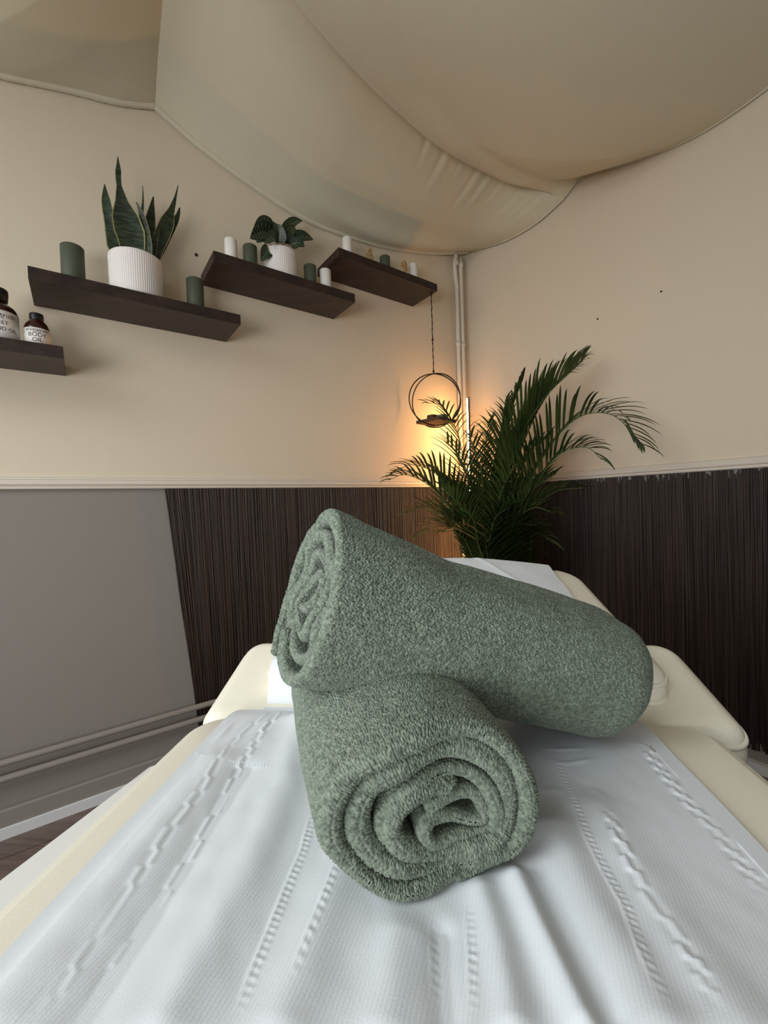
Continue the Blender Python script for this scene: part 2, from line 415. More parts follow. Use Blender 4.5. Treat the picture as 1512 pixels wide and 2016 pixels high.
def hem(curve, parent, r=0.012):
    rs = np.random.RandomState(1); c = cr(curve, 160); c = c + (rs.rand(*c.shape) - .5) * 0.0012
    return local(tube('hem', c, r, M['cloth'], parent, 8), parent)
# panel B: Coons patch
nu, nv = 220, 160
def coons(Cb, Ct, Cl, Cr):
    u = np.linspace(0, 1, nu)[None, :, None]; v = np.linspace(0, 1, nv)[:, None, None]
    return ((1 - v) * Cb[None] + v * Ct[None] + (1 - u) * Cl[:, None] + u * Cr[:, None]
            - ((1 - u) * (1 - v) * Cb[0] + u * (1 - v) * Cb[-1] + (1 - u) * v * Ct[0] + u * v * Ct[-1]))
Cb = cr(left_edge_B, nu); Cr_ = cr(right_edge_B, nv)
Ct = cr(edgeC_pts(0.015), nu)[::-1].copy(); Cl = cr(np.vstack([crease, Ct[:1]]), nv)
G = coons(Cb, Ct, Cl, Cr_)
uu, vv = np.meshgrid(np.linspace(0, 1, nu), np.linspace(0, 1, nv))
G[..., 2] -= 0.05 * np.sin(np.pi * uu)**1 * np.sin(np.pi * np.clip(vv, 0, 1))**0.8 + 0.035 * np.exp(-((uu - .62) / .25)**2) * np.exp(-((vv - .16) / .10)**2)
G[..., 2] -= 0.035 * np.exp(-(uu / .10)**2) * 0 
# creases gathered where the panel slips above the next cloth
for u0, wd, ln, am in ((.60, .006, .30, .012), (.655, .007, .42, .016), (.71, .005, .22, .009), (.765, .006, .45, .018), (.80, .006, .40, .016), (.845, .005, .30, .010), (.90, .006, .35, .011), (.95, .006, .4, .009)):
    c_ = u0 - 0.04 * (1 - vv)
    am *= .55
    G[..., 2] += am * np.exp(-((uu - c_) / wd)**2) * np.clip(1 - (1 - vv) / ln, 0, 1)**1.2
    G[..., 2] -= am * .7 * np.exp(-((uu - c_ - 2.2 * wd) / (wd * 1.5))**2) * np.clip(1 - (1 - vv) / ln, 0, 1)**1.2
# panel A: fan from the pin, left of the crease
nr = 90
left_edge_A = wallcurve([(305, 209), (230, 200), (150, 180), (70, 162), (0, 147), (-120, 110), (-300, 40)], LW, lw_px)
Ac = cr(left_edge_A, nu); Kc = cr(crease, nu)
vA = np.linspace(0, 1, nr)[:, None]; uA = np.linspace(0, 1, nu)[None, :]
GA = Kc[None] * (1 - vA[..., None]) + Ac[None] * vA[..., None]
GA[..., 2] -= 0.10 * np.sin(np.pi * vA)**1 * np.minimum(1, uA * 1.2)
ROOTS = empty('draped_ceiling_cloth', pinL)
local(mesh_obj('wide_panel', G.reshape(-1, 3), grid_faces(nv, nu), M['cloth'], ROOTS), ROOTS)
pa = local(mesh_obj('end_panel', GA.reshape(-1, 3), grid_faces(nr, nu), M['cloth'], ROOTS), ROOTS)
hem(left_edge_B, ROOTS); hem(left_edge_A, ROOTS); hem(right_edge_B, ROOTS, .004)
tag(ROOTS, 'cream cloth draped under the ceiling, creased above the snake plant and reaching the corner', 'ceiling drape', 'cloths draped under the ceiling')
# panel C
right_edge_C = wallcurve([(1110, 390), (1150, 346), (1230, 322), (1320, 291), (1400, 250), (1512, 172), (1700, 10), (2000, -300)], RW, rw_px)
nc = 200
E_ = cr(edgeC_pts(), nu); R_ = cr(right_edge_C, nu)
vC = np.linspace(0, 1, nc)**1.5; uC = np.linspace(0, 1, nu)
GC = E_[None] * (1 - vC[:, None, None]) + R_[None] * vC[:, None, None]
amp = np.minimum(1, uC * 6)[None]
wC = np.linalg.norm(R_ - E_, axis=1)[None]; dist = vC[:, None] * wC          # metres from the folded edge
GC[..., 2] -= amp * (0.045 * (1 - np.exp(-(dist / .03)**1)) * np.exp(-(dist / .13)**2) * 1.3 + 0.10 * np.sin(np.pi * vC[:, None]) * np.minimum(1, wC))
GC[..., 2] += amp * 0.012 * np.exp(-((dist - .2) / .05)**2)
ed = np.gradient(E_, axis=0); ed /= np.linalg.norm(ed, axis=1)[:, None]; out = np.cross(ed, UP); 
sgn = np.sign(np.sum(out * (E_ - R_), axis=1)); out *= sgn[:, None]
GC += out[None] * (0.014 * np.exp(-((dist - .02) / .02)**2) * amp)[..., None]
lip = E_[None] + out[None] * -0.012 * amp[..., None] + UP * 0.03 * amp[..., None]
GC = np.concatenate([lip, GC], 0)
cc = empty('draped_ceiling_cloth', pinR)
local(mesh_obj('cloth_panel', GC.reshape(-1, 3), grid_faces(nc + 1, nu), M['cloth'], cc), cc); hem(right_edge_C, cc, .004)
tag(cc, 'cream cloth sagging under the ceiling with a rolled long edge, overhanging the right wall', 'ceiling drape', 'cloths draped under the ceiling')

# ------------------------------------------------------------------ shelves and what stands on them
SHD = 0.20
def shelf(s0, s1, zb, zt, lab):
    s0 += 0.117; s1 += 0.117
    o = boxo('floating_shelf', LW(s0, zb, 0.001), D1 * (s1 - s0), -D2 * SHD, UP * (zt - zb), M['shelf'], bevel=0.0012)
    tag(o, lab, 'shelf', 'dark wooden floating shelves'); return zt
Z1 = shelf(-2.72, -2.107, 1.487, 1.524, 'lowest dark wooden floating shelf, cut by the left edge, carrying brown bottles')
Z2 = shelf(-2.181, -1.567, 1.707, 1.744, 'dark wooden floating shelf carrying the snake plant')
Z3 = shelf(-1.656, -1.053, 1.917, 1.955, 'dark wooden floating shelf carrying the leafy plant in a small white pot')
Z4 = shelf(-1.130, -0.548, 2.100, 2.137, 'highest dark wooden floating shelf, nearest the corner')
def sp(px, d, z):
    """shelf position whose foot shows at column px; the wall's depth d fixes the row"""
    for _ in range(1):
        best = None
        lo, hi = -3.2, 0.0
        for it in range(50):
            mid = (lo + hi) / 2; q = LW(mid, z, d); c = MW.T @ (q - CAM); x = 756 + FPX * c[0] / c[2]
            if x < px: lo = mid
            else: hi = mid
    return mid
def depth_of(q): return (MW.T @ (q - CAM))[2]
def z_at(q, py):
    lo, hi = 0, 3.2
    for _ in range(50):
        m_ = (lo + hi) / 2; c = MW.T @ (np.array([q[0], q[1], m_]) - CAM); y = 1008 + FPX * c[1] / c[2]
        if y > py: lo = m_
        else: hi = m_
    return m_
def colx(q):
    c = MW.T @ (q - CAM); return 756 + FPX * c[0] / c[2]
def candle(px, wpx, pyt, z, mat, lab, grp, d=0.11):
    s = sp(px, d, z + .06); q = LW(s, z, d)
    # radius from the seen width (wide angle stretch handled by distance)
    rr = wpx / FPX * depth_of(LW(s, z + .06, d)) / 2
    rr *= 0.86 if px < 300 else 0.93
    h = z_at(q - (q - CAM) * np.array([1, 1, 0]) / np.linalg.norm((q - CAM)[:2]) * rr, pyt) - z
    t = empty('pillar_candle', q)
    e = 0.003
    local(lathe('wax', q, [(rr * .9, 0), (rr, e), (rr, h - e), (rr - e, h), (rr * .6, h - .002), (0.0005, h - .004)], mat, t, 40), t)
    local(tube('wick', [q + UP * (h - .004), q + UP * (h + .004) + D1 * .001], 0.0008, M['wick'], t, 6), t)
    tag(t, lab, 'candle', grp)
GR, WH = M['candle_green'], M['candle_white']
g = 'green pillar candles on the shelves'; gw = 'white pillar candles on the shelves'
candle(144, 46, 476, Z2, GR, 'tallest dark green pillar candle, left of the snake plant', g)
candle(385, 34, 543, Z2, GR, 'dark green pillar candle right of the snake plant near its shelf end', g)
candle(455, 26, 465, Z3, WH, 'white pillar candle at the left end of the leafy plant shelf', gw)
candle(493, 29, 477, Z3, GR, 'dark green pillar candle directly left of the small leafy plant pot', g)
candle(611, 26, 517, Z3, GR, 'dark green pillar candle directly right of the small leafy plant pot', g)
candle(641, 24, 526, Z3, WH, 'short white pillar candle at the right end of the leafy plant shelf', gw)
candle(684, 21, 463, Z4, WH, 'white pillar candle at the left end of the highest shelf', gw)
candle(758, 22, 500, Z4, GR, 'dark green pillar candle in the middle of the highest shelf', g)
candle(814, 18, 516, Z4, WH, 'white pillar candle at the right end of the highest shelf near the corner', gw)

def pot(px, wpx, pyt, z, ribs, d=0.105, name='potted_snake_plant'):
    s = sp(px, d, z + .08); q = LW(s, z, d); rr = wpx / FPX * depth_of(LW(s, z + .08, d)) / 2 * (0.86 if px < 400 else .95)
    h = z_at(q - (q - CAM) * np.array([1, 1, 0]) / np.linalg.norm((q - CAM)[:2]) * rr, pyt) - z
    t = empty(name, q)
    prof = [(rr * .80, 0), (rr * .90, .002), (rr * .955, .010), (rr * .97, .014, 1)]
    for k in range(1, 8): prof.append((rr * (.97 + .02 * k / 7), .014 + (h - .028) * k / 7, 1))
    prof += [(rr * .995, h - .010, 1), (rr * .995, h - .006), (rr * .99, h - .002), (rr * .97, h), (rr * .93, h - .002), (rr * .92, h - .02)]
    local(lathe('pot', q, prof, M['pot'], t, ribs * 6, ribs, 0.0011), t)
    local(lathe('soil', q, [(0.001, h - .024), (rr * .93, h - .02)], M['soil'], t, 24), t)
    return t, q, rr, h
def blade(name, pts, widths, face, mats, parent, n=28, cup=0.25, twist=None, edge=0.09):
    """flat thick leaf along a path; face = direction its front looks; margins in second material"""
    path = cr(pts, n); T = np.gradient(path, axis=0); T /= np.linalg.norm(T, axis=1)[:, None]
    W = np.interp(np.linspace(0, 1, n), np.linspace(0, 1, len(widths)), widths)
    cols = [-1, -1 + edge, -.5, 0, .5, 1 - edge, 1]; V = []; F = []; fm = []
    nc_ = len(cols)
    for side in (0, 1):
        for i in range(n):
            f = face / np.linalg.norm(face); a = twist[0] + (twist[1] - twist[0]) * i / (n - 1) if twist else 0
            S = np.cross(T[i], f); S /= np.linalg.norm(S); Nn = np.cross(S, T[i])
            S2 = S * math.cos(a) + Nn * math.sin(a); N2 = np.cross(S2, T[i])
            for c in cols:
                th = 0.0012 * (1 - abs(c)**3)
                V.append(path[i] + S2 * c * W[i] + N2 * (W[i] * cup * c * c + (th if side else -th)))
    for side in (0, 1):
        b = side * n * nc_
        for i in range(n - 1):
            for k in range(nc_ - 1):
                q_ = (b + i * nc_ + k, b + i * nc_ + k + 1, b + (i + 1) * nc_ + k + 1, b + (i + 1) * nc_ + k)
                F.append(q_ if side else q_[::-1]); fm.append(1 if k in (0, nc_ - 2) else 0)
    return local(mesh_obj(name, V, F, None, parent, mats=mats, fmat=fm), parent)
snake, q, rr, h = pot(269, 109, 487, Z2, 76)
to_cam = CAM - q; to_cam[2] *= .5
SM = [M['snake'], M['snake_edge']]
def pd(px, py, dd):     # point above the pot, dd metres nearer the camera than the pot axis
    s = None; qq = q - D2 * dd; return onplane(px, py, qq, D2)
W_ = depth_of(q + UP * .2) / FPX
def sl(pts, wd, dd, tw=(0, 0), cup=.2):
    P_ = [pd(x, y, dd) for x, y in pts]; P_[0] = P_[0] * 1.0
    blade('leaf', P_, [w_ * W_ / 2 for w_ in wd], to_cam, SM, snake, 36, cup, tw)
sl([(262, 515), (258, 470), (243, 410), (234, 360), (233, 330), (232, 308)], [30, 44, 53, 46, 22, 9, 10, 1], .02, (0, .1))
sl([(240, 515), (228, 460), (214, 420), (208, 385), (206, 363)], [24, 40, 34, 20, 16, 2], -.01, (.1, .4))
sl([(280, 515), (276, 470), (280, 420), (282, 395), (281, 366)], [16, 18, 16, 8, 5, 1], .0, (.4, .8))
sl([(292, 515), (287, 470), (281, 430), (272, 405), (268, 398)], [14, 22, 20, 12, 3], .03, (.3, .5))
sl([(290, 515), (292, 460), (297, 425), (300, 400), (302, 387)], [14, 20, 24, 14, 2], -.03, (-.2, -.3))
sl([(302, 515), (312, 480), (330, 435), (342, 400), (346, 385), (351, 364)], [16, 24, 28, 27, 12, 5, 1], .0, (-.3, -.1))
sl([(306, 515), (322, 480), (338, 450), (350, 425), (354, 409)], [12, 18, 17, 15, 3], -.02, (.2, .5))
sl([(300, 515), (302, 490), (306, 470), (314, 452)], [10, 14, 12, 2], .01, (0, .4))
tag(snake, 'snake plant with upright dark green yellow-edged leaves in a large white ribbed pot', 'potted plant')

birk, q2, rr2, h2 = pot(552, 68, 481, Z3, 56, 0.10, 'potted_leafy_plant')
def ovate(base, tip, wpx, bend, dd, roll=0.0):
    n = 20; b = onplane(*base, q2 - D2 * dd, D2); t = onplane(*tip, q2 - D2 * (dd + bend), D2)
    ax = t - b; Ln = np.linalg.norm(ax); mid = b + ax * .5 + UP * Ln * .12 - D2 * 0.01
    path = cr([b, mid, t], n); T = np.gradient(path, axis=0); T /= np.linalg.norm(T, axis=1)[:, None]
    Wd = wpx * depth_of(q2) / FPX / 2; f = CAM - q2 + UP * .3; f /= np.linalg.norm(f)
    cols = np.linspace(-1, 1, 9); V = []; F = []; fm = []
    for i in range(n):
        u = i / (n - 1); wd = Wd * (math.sin(math.pi * u**.75)**.8 if 0 < u < 1 else 0.001) + .0004
        S = np.cross(T[i], f); S /= np.linalg.norm(S); Nn = np.cross(S, T[i]); S2 = S * math.cos(roll) + Nn * math.sin(roll); N2 = np.cross(S2, T[i])
        for c in cols: V.append(path[i] + S2 * c * wd + N2 * (abs(c) * wd * .35 + .0006 * math.sin(i * 2.6 + abs(c) * 4)) - T[i] * abs(c) * wd * .25)
    for i in range(n - 1):
        for k in range(8): F.append((i * 9 + k, i * 9 + k + 1, (i + 1) * 9 + k + 1, (i + 1) * 9 + k)); fm.append(1 if k in (3, 4) and i < 0 else 0)
    lf = local(mesh_obj('leaf', V, F, None, birk, mats=[M['birkin'], M['birkin_vein']], fmat=fm), birk)
    # pale side veins
    VV = []; FF = []
    Va = np.array(V).reshape(n, 9, 3); off = f * 0.0012
    for i in range(2, n - 3, 2):
        for sgn_ in (range(4, -1, -1), range(4, 9)):
            pth = [Va[min(n - 1, i + int(abs(k - 4) * .6)), k] + off for k in sgn_][:4]
            a_, b_ = tube_vf(cr(pth, 6), 0.0005, 4); o_ = len(VV); VV += list(a_); FF += [tuple(x + o_ for x in ff) for ff in b_]
    mid_ = [Va[i, 4] + off for i in range(n)]; a_, b_ = tube_vf(mid_, 0.0007, 4); o_ = len(VV); VV += list(a_); FF += [tuple(x + o_ for x in ff) for ff in b_]
    vn = mesh_obj('vein', VV, FF, M['birkin_vein'], lf); vn.parent = lf
    st = [q2 + UP * (h2 - .02), (q2 + UP * (h2 + .01) + b) / 2, b]
    local(tube('stem', cr(st, 8), 0.0012, M['birkin'], birk, 6), birk)
for a in [((535, 462), (492, 470), 36, .01, .02, .3), ((536, 450), (500, 446), 26, .02, .0, -.2), ((543, 475), (530, 437), 24, -.01, -.02, .2), ((550, 478), (545, 440), 26, .02, .03, 0),
          ((556, 462), (595, 434), 22, 0, .0, .3), ((560, 470), (583, 452), 24, .01, .02, -.2), ((565, 478), (617, 472), 24, .02, .01, .2), ((572, 482), (600, 486), 20, .02, .03, 0),
          ((545, 470), (520, 480), 22, .03, .04, .1), ((530, 492), (514, 515), 22, .0, .03, .2), ((520, 470), (505, 478), 18, .0, -.02, 0), ((560, 478), (572, 462), 22, .0, -.03, 0)]:
    ovate(*a)
tag(birk, 'small bushy plant with pale-veined dark leaves in a white ribbed pot', 'potted plant')

# brown bottles
def text_on(txt, size, radius, c, ang, z, mat, parent, squeeze=1.0):
    cu = bpy.data.curves.new('lettering', 'FONT'); cu.body = txt; cu.size = size; cu.align_x = 'CENTER'; cu.resolution_u = 3
    to = bpy.data.objects.new('lettering', cu); COL.objects.link(to)
    dg = bpy.context.evaluated_depsgraph_get(); me = bpy.data.meshes.new_from_object(to.evaluated_get(dg))
    bpy.data.objects.remove(to)
    bm = bmesh.new(); bm.from_mesh(me)
    bmesh.ops.subdivide_edges(bm, edges=[e for e in bm.edges if e.calc_length() > .002], cuts=1)
    for v_ in bm.verts:
        a = ang + v_.co.x * squeeze / radius; y = v_.co.y
        v_.co = Vector((c[0] + math.cos(a) * (radius + .0004), c[1] + math.sin(a) * (radius + .0004), c[2] + z + y))
    return local(from_bm('lettering', bm, mat, parent), parent)
def bottle(px, wpx, py_cap, lines, lab, d=0.12):
    s = sp(px, d, Z1 + .06); q = LW(s, Z1, d); rr = wpx / FPX * depth_of(LW(s, Z1 + .06, d)) / 2 * .84
    h = z_at(q, py_cap + 2) - Z1; t = empty('oil_bottle', q)
    nk = rr * .42; bh = h * .56
    local(lathe('glass_body', q, [(rr * .9, 0), (rr, .004), (rr, bh), (rr * .97, bh + .006), (rr * .86, bh + .016), (rr * .62, bh + .026), (nk, bh + .033), (nk, h * .80)], M['amber'], t, 40), t)
    cz = h * .77
    local(lathe('cap', q, [(nk * 1.15, cz), (nk * 1.25, cz + .003), (nk * 1.33, cz + (h - cz) * .55), (nk * 1.33, h - .003), (nk * 1.2, h), (0.0005, h)], M['cap'], t, 32), t)
    lb = local(lathe('paper_label', q, [(rr + .0006, bh * .10), (rr + .0006, bh * .97)], M['paper'], t, 48), t)
    va = CAM - q; ang = math.atan2(va[1], va[0])
    for txt, sz, fz, sq in lines: text_on(txt, sz * rr / .03, rr + .0006, q, ang, bh * fz, M['ink'], lb)
    bmx = []
    tag(t, lab, 'bottle', 'brown bottles on the lowest shelf')
bottle(73, 49, 617, [('aromatruth', .0115, .80, 1), ('ESSENTIAL', .004, .735, 1), ('BODY', .0155, .54, 1), ('OIL', .0155, .30, 1)], 'small brown bottle with black cap and white label, the shorter one at the shelf end')
bottle(-4, 76, 567, [('aromatruth', .0115, .76, 1), ('ESSENTIAL', .004, .70, 1), ('SWEET', .0095, .53, 1), ('ALMOND OIL', .0095, .34, 1)], 'tall brown bottle with white label cut off by the left picture edge')

# little gold ornaments on the top shelf
def ornament(px, lab, sd):
    rs = random.Random(sd); s = sp(px, .13, Z4 + .04); q = LW(s, Z4, .13); V = []; F = []
    for k in range(9):
        a = k * .9; hgt = .02 + rs.random() * .075
        c = q + D1 * math.cos(a) * .012 * rs.uniform(.4, 1.3) + D2 * math.sin(a) * .01 + UP * hgt
        p_ = cr([q + UP * .001, (q + c) / 2 + D1 * rs.uniform(-.008, .008), c], 8); v_, f_ = tube_vf(p_, 0.0012, 5); o_ = len(V); V += list(v_); F += [tuple(x + o_ for x in ff) for ff in f_]
        ring = [c + (D1 * math.cos(b) + UP * math.sin(b)) * .009 + D2 * .003 * math.sin(2 * b) for b in np.linspace(0, 2 * math.pi, 12, endpoint=False)]
        v_, f_ = tube_vf(ring, 0.0026, 6, closed=True); o_ = len(V); V += list(v_); F += [tuple(x + o_ for x in ff) for ff in f_]
    tag(mesh_obj('gold_ornament', V, F, M['gold']), lab, 'ornament', 'gold ornaments on the highest shelf')
ornament(727, 'small curly gold ornament between the white and the green candle on the highest shelf', 1)
ornament(796, 'small curly gold ornament touching the right-hand white candle on the highest shelf', 4)
for (fn, pf, x, y, r_, lab) in ((LW, lw_px, 386, 502, .006, 'brown screw in the left wall between the two middle shelves'),
                               (RW, rw_px, 1302, 574, .0035, 'tiny dark nail in the right wall, the upper right one'),
                               (RW, rw_px, 1177, 628, .0035, 'tiny dark nail in the right wall above the palm, the lower one')):
    s, z = pf(x, y); V, F = tube_vf([fn(s, z, -.002), fn(s, z, .004), fn(s, z, .006)], [r_, r_, r_ * .5], 10)
    tag(mesh_obj('wall_screw', V, F, M['screw']), lab, 'screw')

# ------------------------------------------------------------------ hanging hoop shelf
hp = LW(-0.441, 2.10, 0.165)
hang = empty('hanging_hoop_shelf', hp)
top = np.array([hp[0], hp[1], z_at(hp, 736)]); 
rs = np.random.RandomState(2)
cordp = np.array([hp * (1 - t) + top * t for t in np.linspace(0, 1, 40)]); cordp[1:-1] += (rs.rand(38, 3) - .5) * .0025
local(tube('cord', cordp, 0.0028 + 0.0008 * np.sin(np.arange(40) * 1.9), M['cord'], hang, 6), hang)
for z_ in (hp[2] - .004, top[2] + .012, (hp[2] + top[2]) / 2 - .03):
    kn = [np.array([top[0], top[1], z_ - .007]), np.array([top[0], top[1], z_]), np.array([top[0], top[1], z_ + .007])]
    local(tube('knot', kn, [.003, .0065, .003], M['cord'], hang, 8), hang)
SD = np.cross(UP, CAM - top); SD[2] = 0; SD /= np.linalg.norm(SD); FD = np.array([-SD[1], SD[0], 0])
zp = z_at(top, 842); ph_ = top[2] - zp
HR = 0.137
for yaw, lean in ((0.25, 0.03), (-0.42, -0.03)):
    dr = SD * math.cos(yaw) + FD * math.sin(yaw); pth = []
    for a in np.linspace(0, 2 * math.pi, 64, endpoint=False):
        pth.append(top + dr * HR * math.sin(a) - UP * (HR * 1.0) * (1 - math.cos(a)) + np.cross(dr, UP) * lean * (1 - math.cos(a)) / 2)
    local(tube('hoop', pth, 0.0032, M['black_metal'], hang, 8, closed=True), hang)
# hoops pass under the little board
bz = top[2] - 2 * HR + .016
ctr = np.array([top[0], top[1], bz]) + SD * .006
ex = SD * .6 + FD * .8; ey = -SD * .8 + FD * .6
local(boxo('board', ctr - ex * .075 - ey * .075, ex * .15, ey * .15, UP * .016, M['driftwood'], hang, .002), hang)
for k, (a, b, hh) in enumerate(((-.03, .0, .022), (.03, .02, .026), (.0, -.04, .02))):
    o = boxo('folded_cloth', ctr + ex * (a - .025) + ey * (b - .02) + UP * .0162, ex * .05 + UP * .003, ey * .04, UP * hh, M['driftwood'] if k == 0 else M['stone'], None, .004)
    tag(o, ['small brown block on the left of the hanging hoop board', 'small grey-green block on the right of the hanging hoop board', 'small grey-green block at the back of the hanging hoop board'][k], 'ornament', 'small blocks on the hanging board'); o.name = 'wooden_block' if k == 0 else 'small_block'
tag(hang, 'small wooden board in crossed black hoops hanging on a cord below the highest shelf', 'hanging shelf')

# ------------------------------------------------------------------ LED corner lamp
lt = RW(0.085, 0, 0.10); s_l = None
lo, hi = 0.0, .6
lp = K - D2 * 0.05 - D1 * 0.06
for _ in range(40):
    mid = (lo + hi) / 2; q_ = K - D2 * mid - D1 * 0.20; 
    if colx(np.array([q_[0], q_[1], 1.5])) < 921: lo = mid
    else: hi = mid
lp = K - D2 * mid - D1 * 0.20
ztop = z_at(lp, 783)
lamp = empty('corner_led_lamp', (lp[0], lp[1], 0))
# channel: strip faces the left wall, dark metal on its far side
fw = -(lp - np.array([0, 0, 0])); 
nrm = D2 * 0.75 - D1 * 0.65; nrm /= np.linalg.norm(nrm); sd_ = np.cross(nrm, UP)
local(boxo('post', lp - sd_ * .011 - nrm * .012, sd_ * .022, nrm * .010, UP * ztop, M['lamp_metal'], lamp, .001), lamp)
local(boxo('light_strip', lp - sd_ * .009 - nrm * .002 + UP * .03, sd_ * .018, nrm * .007, UP * (ztop - .035), M['led'], lamp, .001), lamp)
local(lathe('base', np.array([lp[0], lp[1], 0.0]), [(.06, 0), (.06, .010), (.056, .012), (0.001, .012)], M['lamp_metal'], lamp, 32), lamp)
tag(lamp, 'slim upright warm glowing strip lamp standing in the corner behind the palm', 'lamp')

# ------------------------------------------------------------------ areca palm
pc = np.array([0.36, 2.02, 0.0])
palm = empty('areca_palm', pc)
local(lathe('planter', pc, [(.11, 0), (.12, .01), (.145, .26), (.15, .28), (.14, .28), (.135, .25), (0.001, .25)], M['palm_pot'], palm, 36), palm)
def frond(ctrl, nleaf, llen, seed, droop=.35, start=.30, lw=.0105):
    rs = np.random.RandomState(seed); n = 60; path = cr(ctrl, n)
    T = np.gradient(path, axis=0); T /= np.linalg.norm(T, axis=1)[:, None]
    V = []; F = []
    nleaf = int(nleaf * 1.12)
    for i in range(nleaf):
        f = start + (1 - start) * (i + .5) / nleaf
        for sgn_ in (-1, 1):
            x = min(n - 1.01, (f + rs.uniform(-.006, .006)) * (n - 1)); i0 = int(x); p0 = path[i0] + (path[i0 + 1] - path[i0]) * (x - i0); t = T[i0]
            side = np.cross(t, UP); side /= np.linalg.norm(side) + 1e-9; nup = np.cross(side, t)
            g_ = (f - start) / (1 - start); ll = 1.12 * llen * (0.55 + .9 * math.sin(math.pi * min(1, g_ * .8 + .18))) * rs.uniform(.85, 1.1) * (1 - .45 * g_)
            fwd = .75 + .5 * g_
            d0 = side * sgn_ + t * fwd + nup * .35; d0 /= np.linalg.norm(d0)
            pts = []; p = p0.copy(); dcur = d0.copy(); m_ = 8
            for k in range(m_):
                pts.append(p.copy()); p = p + dcur * ll / (m_ - 1); dcur = dcur - UP * droop * rs.uniform(.7, 1.3) * .22 * (k + 1) / m_ * 2; dcur /= np.linalg.norm(dcur)
            b = len(V)
            for k, pp in enumerate(pts):
                u = k / (m_ - 1); wd = lw * (math.sin(math.pi * min(1, .12 + u * .88))**.7) * .5 + .0002
                tt = (pts[min(k + 1, m_ - 1)] - pts[max(0, k - 1)]); tt /= np.linalg.norm(tt); nn = np.cross(tt, np.cross(UP, tt)); nn /= np.linalg.norm(nn) + 1e-9
                ss = np.cross(tt, nn); 
                V += [pp - ss * wd + nn * wd * .5, pp, pp + ss * wd + nn * wd * .5]
            for k in range(m_ - 1):
                o_ = b + k * 3; F += [(o_, o_ + 1, o_ + 4, o_ + 3), (o_ + 1, o_ + 2, o_ + 5, o_ + 4)]
    fr = local(mesh_obj('frond', V, F, M['palm'], palm), palm)
    st = mesh_obj('stalk', *tube_vf(path, np.linspace(.0045, .0012, n), 6), M['palm_stem'], fr)
def fd(ctrl_px, depths, *a, **k):
    base = pc + np.array([random.uniform(-.05, .05), random.uniform(-.05, .05), .25])
    P_ = [base] + [ond(x, y, d) for (x, y), d in zip(ctrl_px, depths)]
    frond(P_, *a, **k)
fd([(975, 1080), (1010, 930), (1070, 790), (1150, 705)], [2.02, 2.0, 1.98, 1.92], 30, .24, 11, start=.42)
fd([(970, 1080), (995, 930), (1060, 800), (1145, 712)], [2.0, 1.96, 1.9, 1.84], 28, .26, 61, start=.5, droop=.6)
fd([(965, 1070), (975, 940), (1000, 830), (1030, 745)], [2.05, 2.08, 2.1, 2.1], 26, .2, 62, start=.4)
fd([(985, 1080), (1040, 950), (1120, 835), (1200, 815), (1264, 876)], [2.0, 1.95, 1.85, 1.72, 1.62], 32, .22, 12, start=.42, droop=.5)
fd([(990, 1090), (1030, 1000), (1090, 905), (1150, 880), (1185, 905)], [2.0, 1.93, 1.85, 1.78, 1.75], 26, .22, 13, start=.4, droop=.5)
fd([(950, 1060), (920, 940), (900, 850), (870, 800), (838, 793)], [2.05, 2.15, 2.22, 2.28, 2.3], 22, .17, 14, start=.5, droop=.45)
fd([(940, 1080), (905, 1000), (860, 935), (810, 915), (780, 930)], [2.0, 1.98, 1.95, 1.9, 1.88], 24, .19, 15, start=.42, droop=.45)
fd([(940, 1090), (900, 1020), (850, 960), (800, 935), (765, 945)], [1.95, 1.88, 1.84, 1.8, 1.78], 24, .18, 16, start=.42)
fd([(960, 1060), (965, 950), (985, 850), (995, 790)], [2.02, 2.05, 2.08, 2.1], 26, .2, 17, start=.4)
fd([(950, 1070), (945, 960), (955, 880), (962, 830)], [2.02, 2.06, 2.1, 2.12], 24, .18, 18, start=.4)
fd([(975, 1070), (1000, 980), (1040, 900), (1080, 860)], [1.95, 1.9, 1.86, 1.84], 24, .2, 19, start=.38)
fd([(985, 1090), (1030, 1020), (1090, 970), (1150, 960)], [1.96, 1.92, 1.88, 1.84], 24, .19, 20, start=.35, droop=.5)
fd([(930, 1090), (890, 1030), (840, 1000), (800, 1010)], [2.0, 2.0, 2.0, 2.0], 22, .18, 21, start=.4)
fd([(930, 1095), (900, 1050), (860, 1035), (825, 1055)], [1.95, 1.9, 1.88, 1.86], 22, .17, 22, start=.4)
fd([(965, 1070), (985, 960), (1020, 880), (1050, 800)], [2.0, 1.96, 1.92, 1.9], 26, .2, 23, start=.4)
fd([(955, 1070), (930, 970), (910, 910), (880, 870)], [2.0, 2.0, 1.98, 1.95], 24, .18, 24, start=.4)
fd([(975, 1090), (1010, 1030), (1050, 1000), (1090, 1010)], [1.9, 1.84, 1.8, 1.78], 24, .19, 25, start=.35)
fd([(980, 1100), (1020, 1060), (1060, 1050), (1090, 1070)], [1.95, 1.92, 1.88, 1.86], 22, .18, 26, start=.35)
fd([(955, 1060), (950, 970), (940, 900), (925, 860)], [1.95, 1.92, 1.9, 1.88], 24, .18, 27, start=.4)
fd([(970, 1060), (985, 1000), (1000, 930), (1030, 870)], [1.9, 1.86, 1.84, 1.82], 24, .19, 28, start=.35)
fd([(960, 1080), (955, 1010), (950, 950), (945, 910)], [1.9, 1.86, 1.82, 1.8], 26, .18, 29, start=.3)
fd([(965, 1085), (975, 1030), (985, 975), (1000, 940)], [1.88, 1.82, 1.78, 1.76], 26, .18, 30, start=.3)
fd([(950, 1090), (925, 1040), (900, 990), (870, 960)], [1.9, 1.84, 1.8, 1.78], 26, .18, 31, start=.5)
